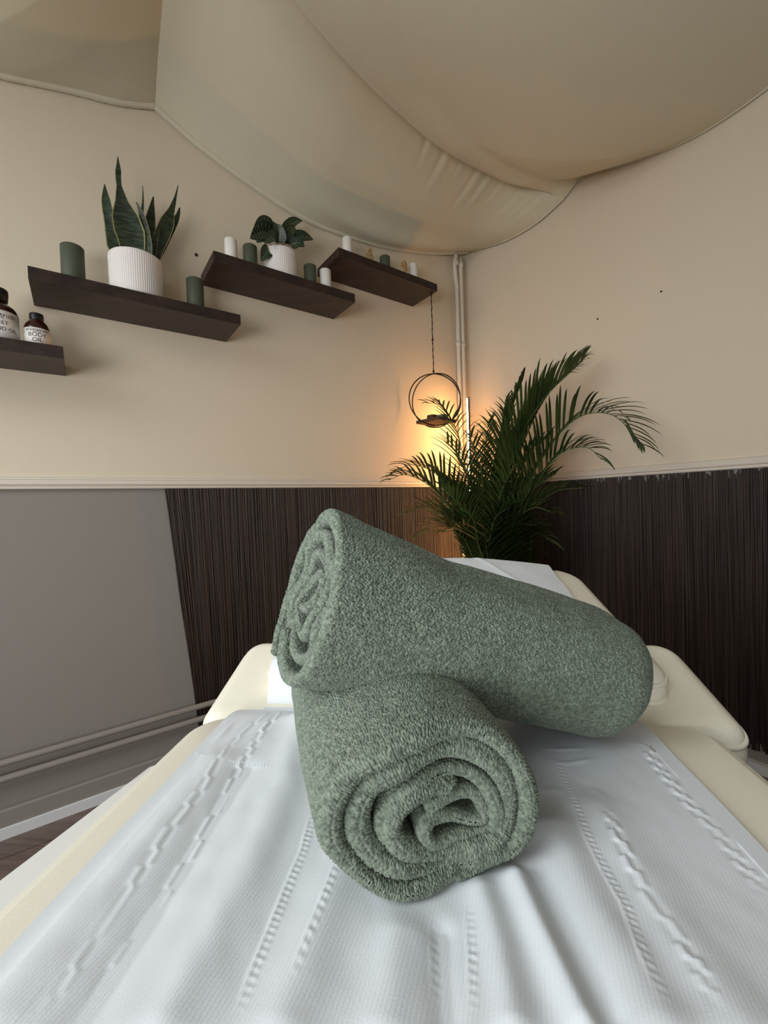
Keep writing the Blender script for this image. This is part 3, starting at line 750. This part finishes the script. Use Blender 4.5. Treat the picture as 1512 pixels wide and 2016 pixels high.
fd([(975, 1095), (1000, 1060), (1020, 1010), (1045, 960)], [1.9, 1.84, 1.8, 1.78], 26, .18, 32, start=.32)
fd([(960, 1095), (965, 1060), (975, 1020), (1000, 1000)], [1.85, 1.78, 1.74, 1.72], 26, .18, 33, start=.42)
fd([(950, 1095), (940, 1060), (930, 1020), (905, 1000)], [1.85, 1.78, 1.74, 1.72], 26, .18, 34, start=.5)
_r = random.Random(5)
for k in range(16):
    tx = 850 + 260 * ((k * .618) % 1); ty = _r.uniform(930, 1060); dd_ = _r.uniform(1.74, 2.15)
    fd([(960 + (tx - 960) * .15, 1090), (960 + (tx - 960) * .5, (1090 + ty) / 2 - 25), (tx, ty)], [dd_ * .5 + 1.0, dd_ * .8 + .4, dd_], 24, .19, 40 + k, start=.42)
for k in range(12):
    a = k * 2.4; b0 = pc + np.array([.05 * math.cos(a), .05 * math.sin(a), .24]); t1_ = pc + np.array([.10 * math.cos(a), .10 * math.sin(a), .85 + .1 * math.sin(k * 3)])
    local(tube('cane', cr([b0, (b0 + t1_) / 2, t1_], 8), .006, M['palm_stem'], palm, 6), palm)
tag(palm, 'bushy green areca palm with arching feathery fronds in the corner beyond the bed', 'potted plant')

# ------------------------------------------------------------------ massage bed
BZ = 0.72
bed = empty('massage_bed', (0.02, 0.3, 0))
def cushion(name, outline_fn, parent, mat, z0fn, thick, r=.018):
    pass
def rounded_poly(x0, x1, y0, y1, rads, n=14):
    """corner radii order: (x0,y0),(x1,y0),(x1,y1),(x0,y1)"""
    pts = []
    for (cx_, cy_, r, a0) in ((x0 + rads[0], y0 + rads[0], rads[0], 180), (x1 - rads[1], y0 + rads[1], rads[1], 270), (x1 - rads[2], y1 - rads[2], rads[2], 0), (x0 + rads[3], y1 - rads[3], rads[3], 90)):
        for k in range(n): a = math.radians(a0 + 90 * k / (n - 1)); pts.append((cx_ + r * math.cos(a), cy_ + r * math.sin(a)))
    return np.array(pts)
def pad(name, outl, ztop_fn, thick, parent, mat, er=.016, dome=0.0, pip=.0035, side_out=0.0):
    """upholstered pad: outline, top height function of (x,y), rounded upper edge, piping loop child"""
    c = outl.mean(0); V = []; nn = len(outl)
    T = np.roll(outl, -1, 0) - np.roll(outl, 1, 0); T /= np.linalg.norm(T, axis=1)[:, None] + 1e-9; nrm_ = np.stack([T[:, 1], -T[:, 0]], 1)
    def ring(ins, dz): 
        p = outl - nrm_ * ins; return [(x, y, ztop_fn(x, y) + dz) for x, y in p]
    rings = [ring(.004 - side_out, -thick), ring(0 - side_out, -thick + .006), ring(-.002 - side_out * .6, -thick * .5), ring(-.001, -er - .001)]
    for k in range(7):
        a = math.radians(90 * k / 6); rings.append(ring(er * (1 - math.cos(a)) * 1.4, -er + er * math.sin(a)))
    inner = np.array([(x, y) for x, y, _ in rings[-1]])
    for k in range(1, 12):
        f = 1 - k / 12; p = c + (inner - c) * f; rings.append([(x, y, ztop_fn(x, y) + dome * (1 - f**2)) for x, y in p])
    rings.append([(c[0] + (x - c[0]) * .001, c[1] + (y - c[1]) * .001, ztop_fn(*c) + dome) for x, y, _ in rings[-1]])
    V = np.array(rings).reshape(-1, 3); F = grid_faces(len(rings), nn, True)
    o = local(mesh_obj(name, V, F, mat, parent), parent)
    if pip:
        pl_ = mesh_obj('piping', *tube_vf(np.array(rings[4]) - 0, pip, 6, closed=True), mat, o)
        pl2 = mesh_obj('piping', *tube_vf(np.array(rings[1]), pip, 6, closed=True), mat, o)
    return o
xl = onz(0, 1784, BZ)[0]; xr = onz(1512, 1528, BZ)[0]
front = rounded_poly(xl, xr, -0.9, 0.605, (.05, .05, .05, .075))
pad('seat_pad', front, lambda x, y: BZ - .003 - .014 * np.clip((y - .54) / .07, 0, 1)**2, .075, bed, M['vinyl'], .007, dome=.002, side_out=.0)
hy = 0.60
bz_fn = lambda x, y: BZ - .010 + (y - hy) * .30
pad('back_pad', rounded_poly(-.356, .408, .585, .782, (.03, .03, .036, .034)), bz_fn, .085, bed, M['vinyl'], .018)
b1 = onz(0, 1726, .66); b2 = onz(271, 1522, .66); bd_ = (b2 - b1) / (b2 - b1)[1]
bl = lambda y: float(b1[0] + bd_[0] * (y - b1[1]))
poly_ = [(bl(0.0), -.85), (.33, -.85), (.33, .55), (bl(.57), .57), (bl(0.0), 0.0)]
base_out = []
for (ax_, ay_), (bx_, by_) in zip(poly_, poly_[1:] + poly_[:1]):
    for k in range(12): base_out.append((ax_ + (bx_ - ax_) * (k + .5) / 12, ay_ + (by_ - ay_) * (k + .5) / 12))
pad('base', np.array(base_out), lambda x, y: .662 + 0 * x, .085, bed, M['vinyl_white'], .01, pip=0)
local(boxo('frame', (-.30, -.75, .50), (.62, 0, 0), (0, 1.3, 0), (0, 0, .075), M['frame'], bed, .004), bed)
for sx in (-.25, .25):
    for sy in (-.65, .45): local(boxo('leg', (sx, sy, 0), (.05, 0, 0), (0, .05, 0), (0, 0, .505), M['frame'], bed, .004), bed)
tag(bed, 'cream vinyl padded massage bed with piped edges under a white sheet', 'massage bed')

# head cushion
hc = empty('head_cushion', (.03, .8, .78))
hx0, hx1, hy0, hy1 = -.272, .336, .635, 1.03
hz = lambda x, y: .762 + (y - hy0) * .205
def hzd(x, y):
    u = (x - (hx0 + hx1) / 2) / ((hx1 - hx0) / 2); return hz(x, y) + .035 * np.clip(1 - u * u, 0, 1) * np.clip((y - hy0) / .35, 0, 1)
cz_ = hc
pad('cushion', rounded_poly(hx0, hx1, hy0, hy1, (.03, .03, .05, .05)), hzd, .046, hc, M['vinyl'], .016, dome=.006)
tag(hc, 'sloping cream vinyl head cushion with piping, behind the rolled towels', 'cushion')

# ------------------------------------------------------------------ white sheet with puckered folds
sx0, sx1 = -.298, .268
def polyd(x, y, pts):
    """distance to polyline, signed side, and arc length"""
    best = np.full(x.shape, 9.0); al = np.zeros(x.shape); sg_ = np.zeros(x.shape); acc = 0
    for (ax_, ay_), (bx_, by_) in zip(pts[:-1], pts[1:]):
        dx, dy = bx_ - ax_, by_ - ay_; L2 = dx * dx + dy * dy; t = np.clip(((x - ax_) * dx + (y - ay_) * dy) / L2, 0, 1)
        d = np.hypot(x - ax_ - t * dx, y - ay_ - t * dy); m_ = d < best; best = np.where(m_, d, best)
        al = np.where(m_, acc + t * math.sqrt(L2), al); sg_ = np.where(m_, np.sign((x - ax_) * dy - (y - ay_) * dx), sg_); acc += math.sqrt(L2)
    return best, sg_, al, acc
def bedpx(pts): return [tuple(onz(x, y, BZ)[:2]) for x, y in pts]
gx = np.arange(sx0, sx1 + 1e-6, .00135)
gy = np.concatenate([np.arange(-.88, .20, .02), np.arange(.20, .612, .00135)])
X, Y = np.meshgrid(gx, gy)
Zs = np.zeros_like(X)
# broad soft folds running along the bed
for pts, wd, am in (([(560, 2016), (640, 1800), (700, 1640), (600, 1420)], .018, .006), ([(330, 2016), (470, 1760), (560, 1560), (590, 1420)], .02, .006),
                    ([(1010, 2016), (985, 1880), (950, 1760)], .012, .006), ([(1190, 2016), (1110, 1850), (1050, 1720)], .009, -.006), ([(1150, 2016), (1075, 1860), (1020, 1740)], .012, .009),
                    ([(1290, 2016), (1180, 1820), (1090, 1640)], .02, .007), ([(160, 2016), (330, 1760), (480, 1520)], .015, -.004), ([(1450, 2016), (1300, 1800), (1180, 1600)], .022, .005),
                    ([(760, 2016), (790, 1850)], .016, .005), ([(880, 2016), (870, 1850)], .010, -.004), ([(0, 1990), (240, 1720), (430, 1500)], .02, .004)):
    d, s_, al, T_ = polyd(X, Y, bedpx(pts)); Zs += am * np.exp(-(d / wd)**2)
# puckered seams: a raised welt broken by small cross dimples
seams = [([(80, 2016), (160, 1900), (215, 1820), (290, 1710), (345, 1630), (400, 1560), (440, 1490), (490, 1440), (530, 1400)], .0030, .0016, .050, 1),
         ([(190, 1990), (200, 1945), (280, 1830), (350, 1725), (395, 1650), (440, 1575), (480, 1500), (520, 1440), (560, 1395)], .0034, .0028, .045, 1),
         ([(470, 2016), (500, 1930), (540, 1830), (575, 1740), (600, 1680), (620, 1600)], .0034, .0026, .0052, 0),
         ([(575, 1960), (600, 1890), (640, 1790), (665, 1720), (690, 1690)], .0030, .0022, .0075, 0),
         ([(935, 2016), (932, 1900), (925, 1790)], .0030, .0022, .0055, 0), ([(862, 1990), (858, 1900), (855, 1800)], .003, .0016, .006, 0),
         ([(1320, 2016), (1270, 1900), (1235, 1800), (1200, 1740), (1160, 1660), (1130, 1580), (1100, 1510), (1090, 1490)], .0034, .0026, .0058, 0),
         ([(1420, 2016), (1370, 1920), (1310, 1830), (1260, 1760), (1225, 1680), (1190, 1600)], .0034, .0030, .030, 1),
         ([(1512, 1770), (1455, 1700), (1400, 1630), (1350, 1580), (1300, 1520), (1260, 1460)], .0036, .0030, .022, 1)]
for pts, wd, am, per, kind in seams:
    am *= .55; wd *= .85
    d, s_, al, T_ = polyd(X, Y, bedpx(pts)); sd2 = s_ * d
    nz_ = vnoise(al * 24, al * 0 + per * 100, 3)
    ph = al / per * 2 * math.pi + nz_ * 7
    env = np.clip(al / .03, 0, 1) * np.clip((T_ - al) / .03, 0, 1)
    if kind == 0:
        tick = np.sin(ph + sd2 / wd * .8) * (.5 + vnoise(al * 180, al * 0, 6))
        Zs += env * am * (np.exp(-(sd2 / wd)**4) * (.25 + .42 * tick) + .7 * np.exp(-((sd2 + wd * 1.25) / (wd * .4))**2) * (.6 + .6 * vnoise(al * 120, al * 0, 4)))
    else:
        env = env * (.35 + .75 * vnoise(al * 18, al * 0 + 2, 8))
        off = wd * .9 * np.sign(np.sin(ph / 1.0)) * np.minimum(1, abs(np.sin(ph)) * 3)
        Zs += env * am * (np.exp(-((sd2 - off) / wd)**2) - .6 * np.exp(-((sd2 + off) / wd)**2))
# shallow cross wrinkles at the far end
for pts, wd, am in (([(1060, 1475), (1100, 1480), (1160, 1478)], .0022, .0015), ([(1080, 1505), (1120, 1507), (1180, 1498)], .0025, .0015), ([(1150, 1555), (1180, 1570), (1200, 1590)], .003, .0018),
                    ([(430, 1440), (450, 1420), (470, 1415)], .003, .002), ([(415, 1470), (440, 1450), (460, 1425)], .003, .002), ([(450, 1400), (500, 1392), (560, 1398)], .004, .002), ([(1050, 1560), (1130, 1562)], .003, .0012),
                    ([(740, 1840), (750, 1850)], .002, .0008), ([(790, 1830), (800, 1842)], .002, .0008)):
    d, s_, al, T_ = polyd(X, Y, bedpx(pts)); Zs += .55 * am * np.exp(-(d / wd / 1.4)**2) * np.clip(al / .02, 0, 1) * np.clip((T_ - al) / .02, 0, 1)
Zs += .0016 * (vnoise(X * 22 + 5, Y * 9, 1) - .5) + .0006 * (vnoise(X * 80, Y * 50, 2) - .5)
c_front = front.mean(0)
Zt = BZ + .0015 + Zs * np.clip(np.minimum(X - sx0, sx1 - X) / .02, 0, 1) + .001 - .012 * np.clip((Y - .56) / .05, 0, 1)**2
Zt = np.maximum(Zt, BZ + .001 - .012 * np.clip((Y - .56) / .05, 0, 1)**2 - .0015)
G = np.stack([X + .004 * (vnoise(Y * 14, X * 0 + 3, 5) - .5) * (abs(X) > .25), Y, Zt], -1)
sheet = empty('bed_sheet', (0, .3, BZ + .002))
local(mesh_obj('main_panel', G.reshape(-1, 3), grid_faces(*X.shape), M['sheet'], sheet), sheet)
# the far part climbs over the head cushion
yy = np.concatenate([np.linspace(.600, .632, 16), np.linspace(.634, hy1 + .004, 200)]); xx = np.linspace(-.262, .268, 240)
X, Y = np.meshgrid(xx, yy)
lift = np.clip((Y - .618) / .020, 0, 1); lift = lift * lift * (3 - 2 * lift)
ZH = hzd(X, Y) + .0085 + .0016 * vnoise(X * 30, Y * 30, 9) + .003 * np.exp(-((vnoise(X * 14 + Y * 9, Y * 5, 4) - .5) / .08)**2) * .6
ZH = ZH - .012 * np.clip(1 - (Y - hy0) / .02, 0, 1)**2 * (Y > .6)
Zc = (BZ - .006) * (1 - lift) + ZH * lift
far = np.clip((Y - (hy1 - .02)) / .02, 0, 1); Zc = Zc - .012 * far**2
xs = X + .006 * (vnoise(Y * 20, X * 0, 6) - .5)
local(mesh_obj('cushion_panel', np.stack([xs, Y, Zc], -1).reshape(-1, 3), grid_faces(*X.shape), M['sheet'], sheet), sheet)
# row of stitches across the sheet
st = bedpx([(385, 1490), (430, 1500), (500, 1512), (585, 1520)]); stp = cr([(x, y) for x, y in st], 70); V = []; F = []
for k in range(0, 68, 2):
    a_, b_ = stp[k], stp[k + 1]; p_ = [np.array([*a_, BZ + .0045]), np.array([*b_, BZ + .0045])]; v_, f_ = tube_vf(p_, .0006, 4); o_ = len(V); V += list(v_); F += [tuple(x + o_ for x in ff) for ff in f_]
local(mesh_obj('stitching', V, F, M['sheet'], sheet), sheet)
tag(sheet, 'white twill sheet with puckered lengthwise folds covering the massage bed', 'sheet')

# ------------------------------------------------------------------ rolled towels
TD = .00070; TS = .00050
def terry(x, y, pitch=.00175):
    u, v = x / pitch, y / (pitch * 1.45); v = v + .5 * (np.floor(u) % 2)
    a = worley(u, v, .62); return np.clip(1 - a * 1.45, 0, 1)**.75
def strip(name, pts, thick, L_, xform, parent, ax_res=None, t_start=lambda sN: 0, seed=0, terry_amp=.0025, mat=None, plain=False):
    c = np.array(pts, float); ln = np.sum(np.linalg.norm(np.diff(c, axis=0), axis=1))
    n = max(30, int(ln * 1.08 / TS)); path = cr(c, n); T = np.gradient(path, axis=0); T /= np.linalg.norm(T, axis=1)[:, None]
    # smooth tangent
    k = 21; ker = np.ones(k) / k
    T = np.stack([np.convolve(np.pad(T[:, j], k // 2, 'edge'), ker, 'valid') for j in (0, 1)], 1); T /= np.linalg.norm(T, axis=1)[:, None]
    Nn = np.stack([-T[:, 1], T[:, 0]], 1)
    th = thick / 2 * (1 + .12 * np.sin(np.linspace(0, 1, n) * 23 + seed) + .1 * (vnoise(np.linspace(0, ln * 40, n), np.zeros(n), seed) - .5))
    sarc = np.linspace(0, ln, n)
    ncap = max(6, int(thick * 1.57 / TS))
    capA = [path[-1] + th[-1] * (Nn[-1] * math.cos(a) + T[-1] * math.sin(a)) - path[-1] for a in np.linspace(0, math.pi, ncap + 2)[1:-1]]
    capB = [th[0] * (-Nn[0] * math.cos(a) - T[0] * math.sin(a)) for a in np.linspace(0, math.pi, ncap + 2)[1:-1]]
    C0 = np.vstack([path, np.repeat(path[-1:], ncap, 0), path[::-1], np.repeat(path[:1], ncap, 0)])
    O0 = np.vstack([Nn * th[:, None], np.array(capA), (-Nn * th[:, None])[::-1], np.array(capB)])
    S0 = np.concatenate([sarc, ln + np.minimum(np.arange(ncap), ncap - 1 - np.arange(ncap)) * TS, sarc[::-1], -np.minimum(np.arange(ncap), ncap - 1 - np.arange(ncap)) * TS])
    mlen = len(C0)
    r = thick / 2
    t = np.concatenate([r * (1 - np.cos(np.linspace(0, math.pi / 2, max(6, int(r * 1.57 / TD))))), np.arange(r + TD, L_, TD)])
    sc = np.where(t < r, np.sqrt(np.clip(1 - (1 - t / r)**2, 0, 1)), 1.0)
    sc[0] = 0.0
    C2 = C0[None] + O0[None] * sc[:, None, None]
    t2 = t[:, None] + (t_start(C0) )[None] if callable(t_start) else t[:, None] + t_start
    tt = np.broadcast_to(t2, C2.shape[:2])
    G = xform(C2, tt)
    SS = np.broadcast_to(S0[None], tt.shape)
    N0 = grid_normals(G, True)
    # orientation: make normals point along the offset
    cen = xform(np.broadcast_to(C0[None], C2.shape), tt); chk = np.sum((G - cen) * N0, -1)
    if np.median(chk) < 0: N0 = -N0
    ax0 = G[0] - G[3]; N0[0] = ax0 / np.linalg.norm(ax0, axis=-1, keepdims=True)
    ta = np.where(t < r, r * np.arccos(np.clip(1 - t / r, -1, 1)), r * math.pi / 2 + t - r)
    tw = np.broadcast_to(ta[:, None], tt.shape)
    H = terry(SS + .0008 * vnoise(tw * 200, SS * 200, 8), tw + .0008 * vnoise(SS * 200, tw * 200, 7)) if not plain else .25 * np.sin(SS / .0016 * math.pi) + .3
    lump = (vnoise(SS * 55, tw * 45, 11) - .5) * .0022 + (vnoise(SS * 16, tw * 13, 12) - .5) * .004
    fade = np.ones_like(sc)[:, None]
    G = G + N0 * ((H * terry_amp + lump * .8) * fade)[..., None]
    F = grid_faces(*tt.shape, True)
    return local(mesh_obj(name, G.reshape(-1, 3), F, mat or M['towel'], parent), parent)

# lower towel, end face turned to the viewer
TZ0 = BZ + .004
def zp_(pts): return [((x - 830) * .000149, (1215 - y) * .000139) for x, y in pts]
lo_c = ond(868, 1600, .315); lax = np.array([-.36, .93, 0.0]); lax /= np.linalg.norm(lax); lsd = np.array([lax[1], -lax[0], 0])
lo_o = np.array([lo_c[0], lo_c[1], TZ0])
low = empty('rolled_towel', lo_o)
def lx(C, t):
    sc = 1 + .09 * np.clip(t / .10, 0, 1)**.8
    return lo_o + lsd * (C[..., :1] * sc[..., None]) + UP * (C[..., 1:2] * sc[..., None]) + lax * t[..., None]
outer = zp_([(900, 1150), (760, 1165), (600, 1150), (470, 1080), (370, 960), (290, 820), (290, 680), (350, 560), (470, 450), (640, 375), (830, 345), (1010, 375), (1170, 470), (1280, 610), (1335, 780), (1325, 940), (1245, 1075), (1090, 1150), (940, 1172)])
strip('outer_layer', outer, .0125, .30, lx, low, t_start=lambda C: .004 * np.sin(C[:, 0] * 60), seed=1)
inner = zp_([(1180, 1085), (1000, 1120), (830, 1100), (660, 1060), (520, 980), (430, 860), (420, 720), (490, 590), (630, 505), (810, 465), (990, 485), (1130, 570), (1215, 700), (1235, 850), (1190, 980), (1080, 1050), (930, 1055),
             (780, 1020), (650, 950), (580, 850), (600, 745), (690, 680), (800, 665), (900, 690)])
strip('inner_layer', inner, .0142, .09, lx, low, t_start=lambda C: .002 + .003 * np.sin(C[:, 0] * 90 + 1), seed=2)
band = zp_([(350, 960), (325, 840), (335, 700), (410, 570), (530, 470), (680, 420), (740, 428), (820, 405), (980, 435), (1120, 510), (1225, 630), (1282, 770), (1285, 900)])
strip('hem_band', band, .0062, .07, lx, low, t_start=lambda C: .008 + 0 * C[:, 0], seed=3, terry_amp=.0012)
core = zp_([(540, 900), (525, 800), (590, 700), (700, 630), (850, 600), (1000, 635), (1110, 730), (1160, 860), (1150, 980), (1070, 1020), (930, 1000), (800, 975), (750, 900), (790, 840), (900, 865), (1020, 925), (1095, 925), (1095, 850), (1040, 775), (930, 755), (800, 765)])
strip('core_fold', core, .0092, .05, lx, low, t_start=lambda C: .005 + .004 * np.sin(C[:, 0] * 70), seed=4, terry_amp=.0014)
tag(low, 'sage green terry towel rolled up, its spiral end facing the viewer', 'towel', 'rolled sage towels on the bed')

# upper towel, lying across
e0 = ond(594, 1168, .415); e1 = ond(1215, 1320, .575)
uax = e1 - e0; UL = np.linalg.norm(uax); uax /= UL; ufar = np.cross(UP, uax); ufar /= np.linalg.norm(ufar); uup = np.cross(uax, ufar)
if ufar[1] < 0: ufar = -ufar; uup = -uup
if uup[2] < 0: uup = -uup
UL += .012
upt = empty('rolled_towel', e0)
def ux(C, t):
    tn = np.clip(t / UL, 0, 1)
    sc = np.where(t > UL - .075, np.sqrt(np.clip(1 - ((t - (UL - .075)) / .0755)**2, 0.0, 1)), 1.0) * (1 - .02 * tn)
    flat = 1 - .25 * np.clip(tn * 3, 0, 1) * np.clip((C[..., 1] - .02) / .06, 0, 1)**1.5
    return e0 + ufar * (C[..., 0] * sc)[..., None] + uup * ((C[..., 1] * flat) * sc + .006 * np.sin(tn * math.pi))[..., None] + uax * t[..., None]
def cm(pts): return [(x * .01 * .98, y * .01 * .98) for x, y in pts]
tskew = lambda C: -.13 * C[:, 0] + .004
o_u = cm([(6.3, -8.2), (7.4, -4.5), (7.4, .5), (6.2, 4.6), (3.6, 7.4), (.6, 8.6), (-2.6, 7.6), (-5.6, 5.2), (-7.3, 2), (-7.6, -1.5), (-6.6, -4.8), (-4.2, -7.2), (-.8, -8.1), (2.4, -7.6), (4.6, -5.6)])
strip('outer_layer', o_u, .0108, UL, ux, upt, t_start=tskew, seed=5)
i_u = cm([(4.6, -7.0), (5.8, -3.5), (5.7, .5), (4.4, 4), (1.8, 6.2), (-1.4, 6.2), (-4.2, 4), (-5.6, .8), (-5.5, -2.4), (-3.6, -5.2), (-.8, -6.2), (2.2, -5.6), (3.9, -3), (4.1, .4), (2.8, 3.2), (.4, 4.5), (-2.2, 3.6), (-3.7, 1), (-3.6, -1.8), (-1.6, -3.8), (.8, -3.6), (2.2, -1.4), (1.8, 1.2), (0, 2.4), (-1.5, 1.2), (-1.4, -.8), (0, -1.4)])
strip('inner_layer', i_u, .0082, .08, ux, upt, t_start=lambda C: -.13 * C[:, 0] + .007 + .004 * np.sin(C[:, 1] * 90), seed=6)
tag(upt, 'sage green terry towel rolled up, lying aslant across the other rolled towel', 'towel', 'rolled sage towels on the bed')
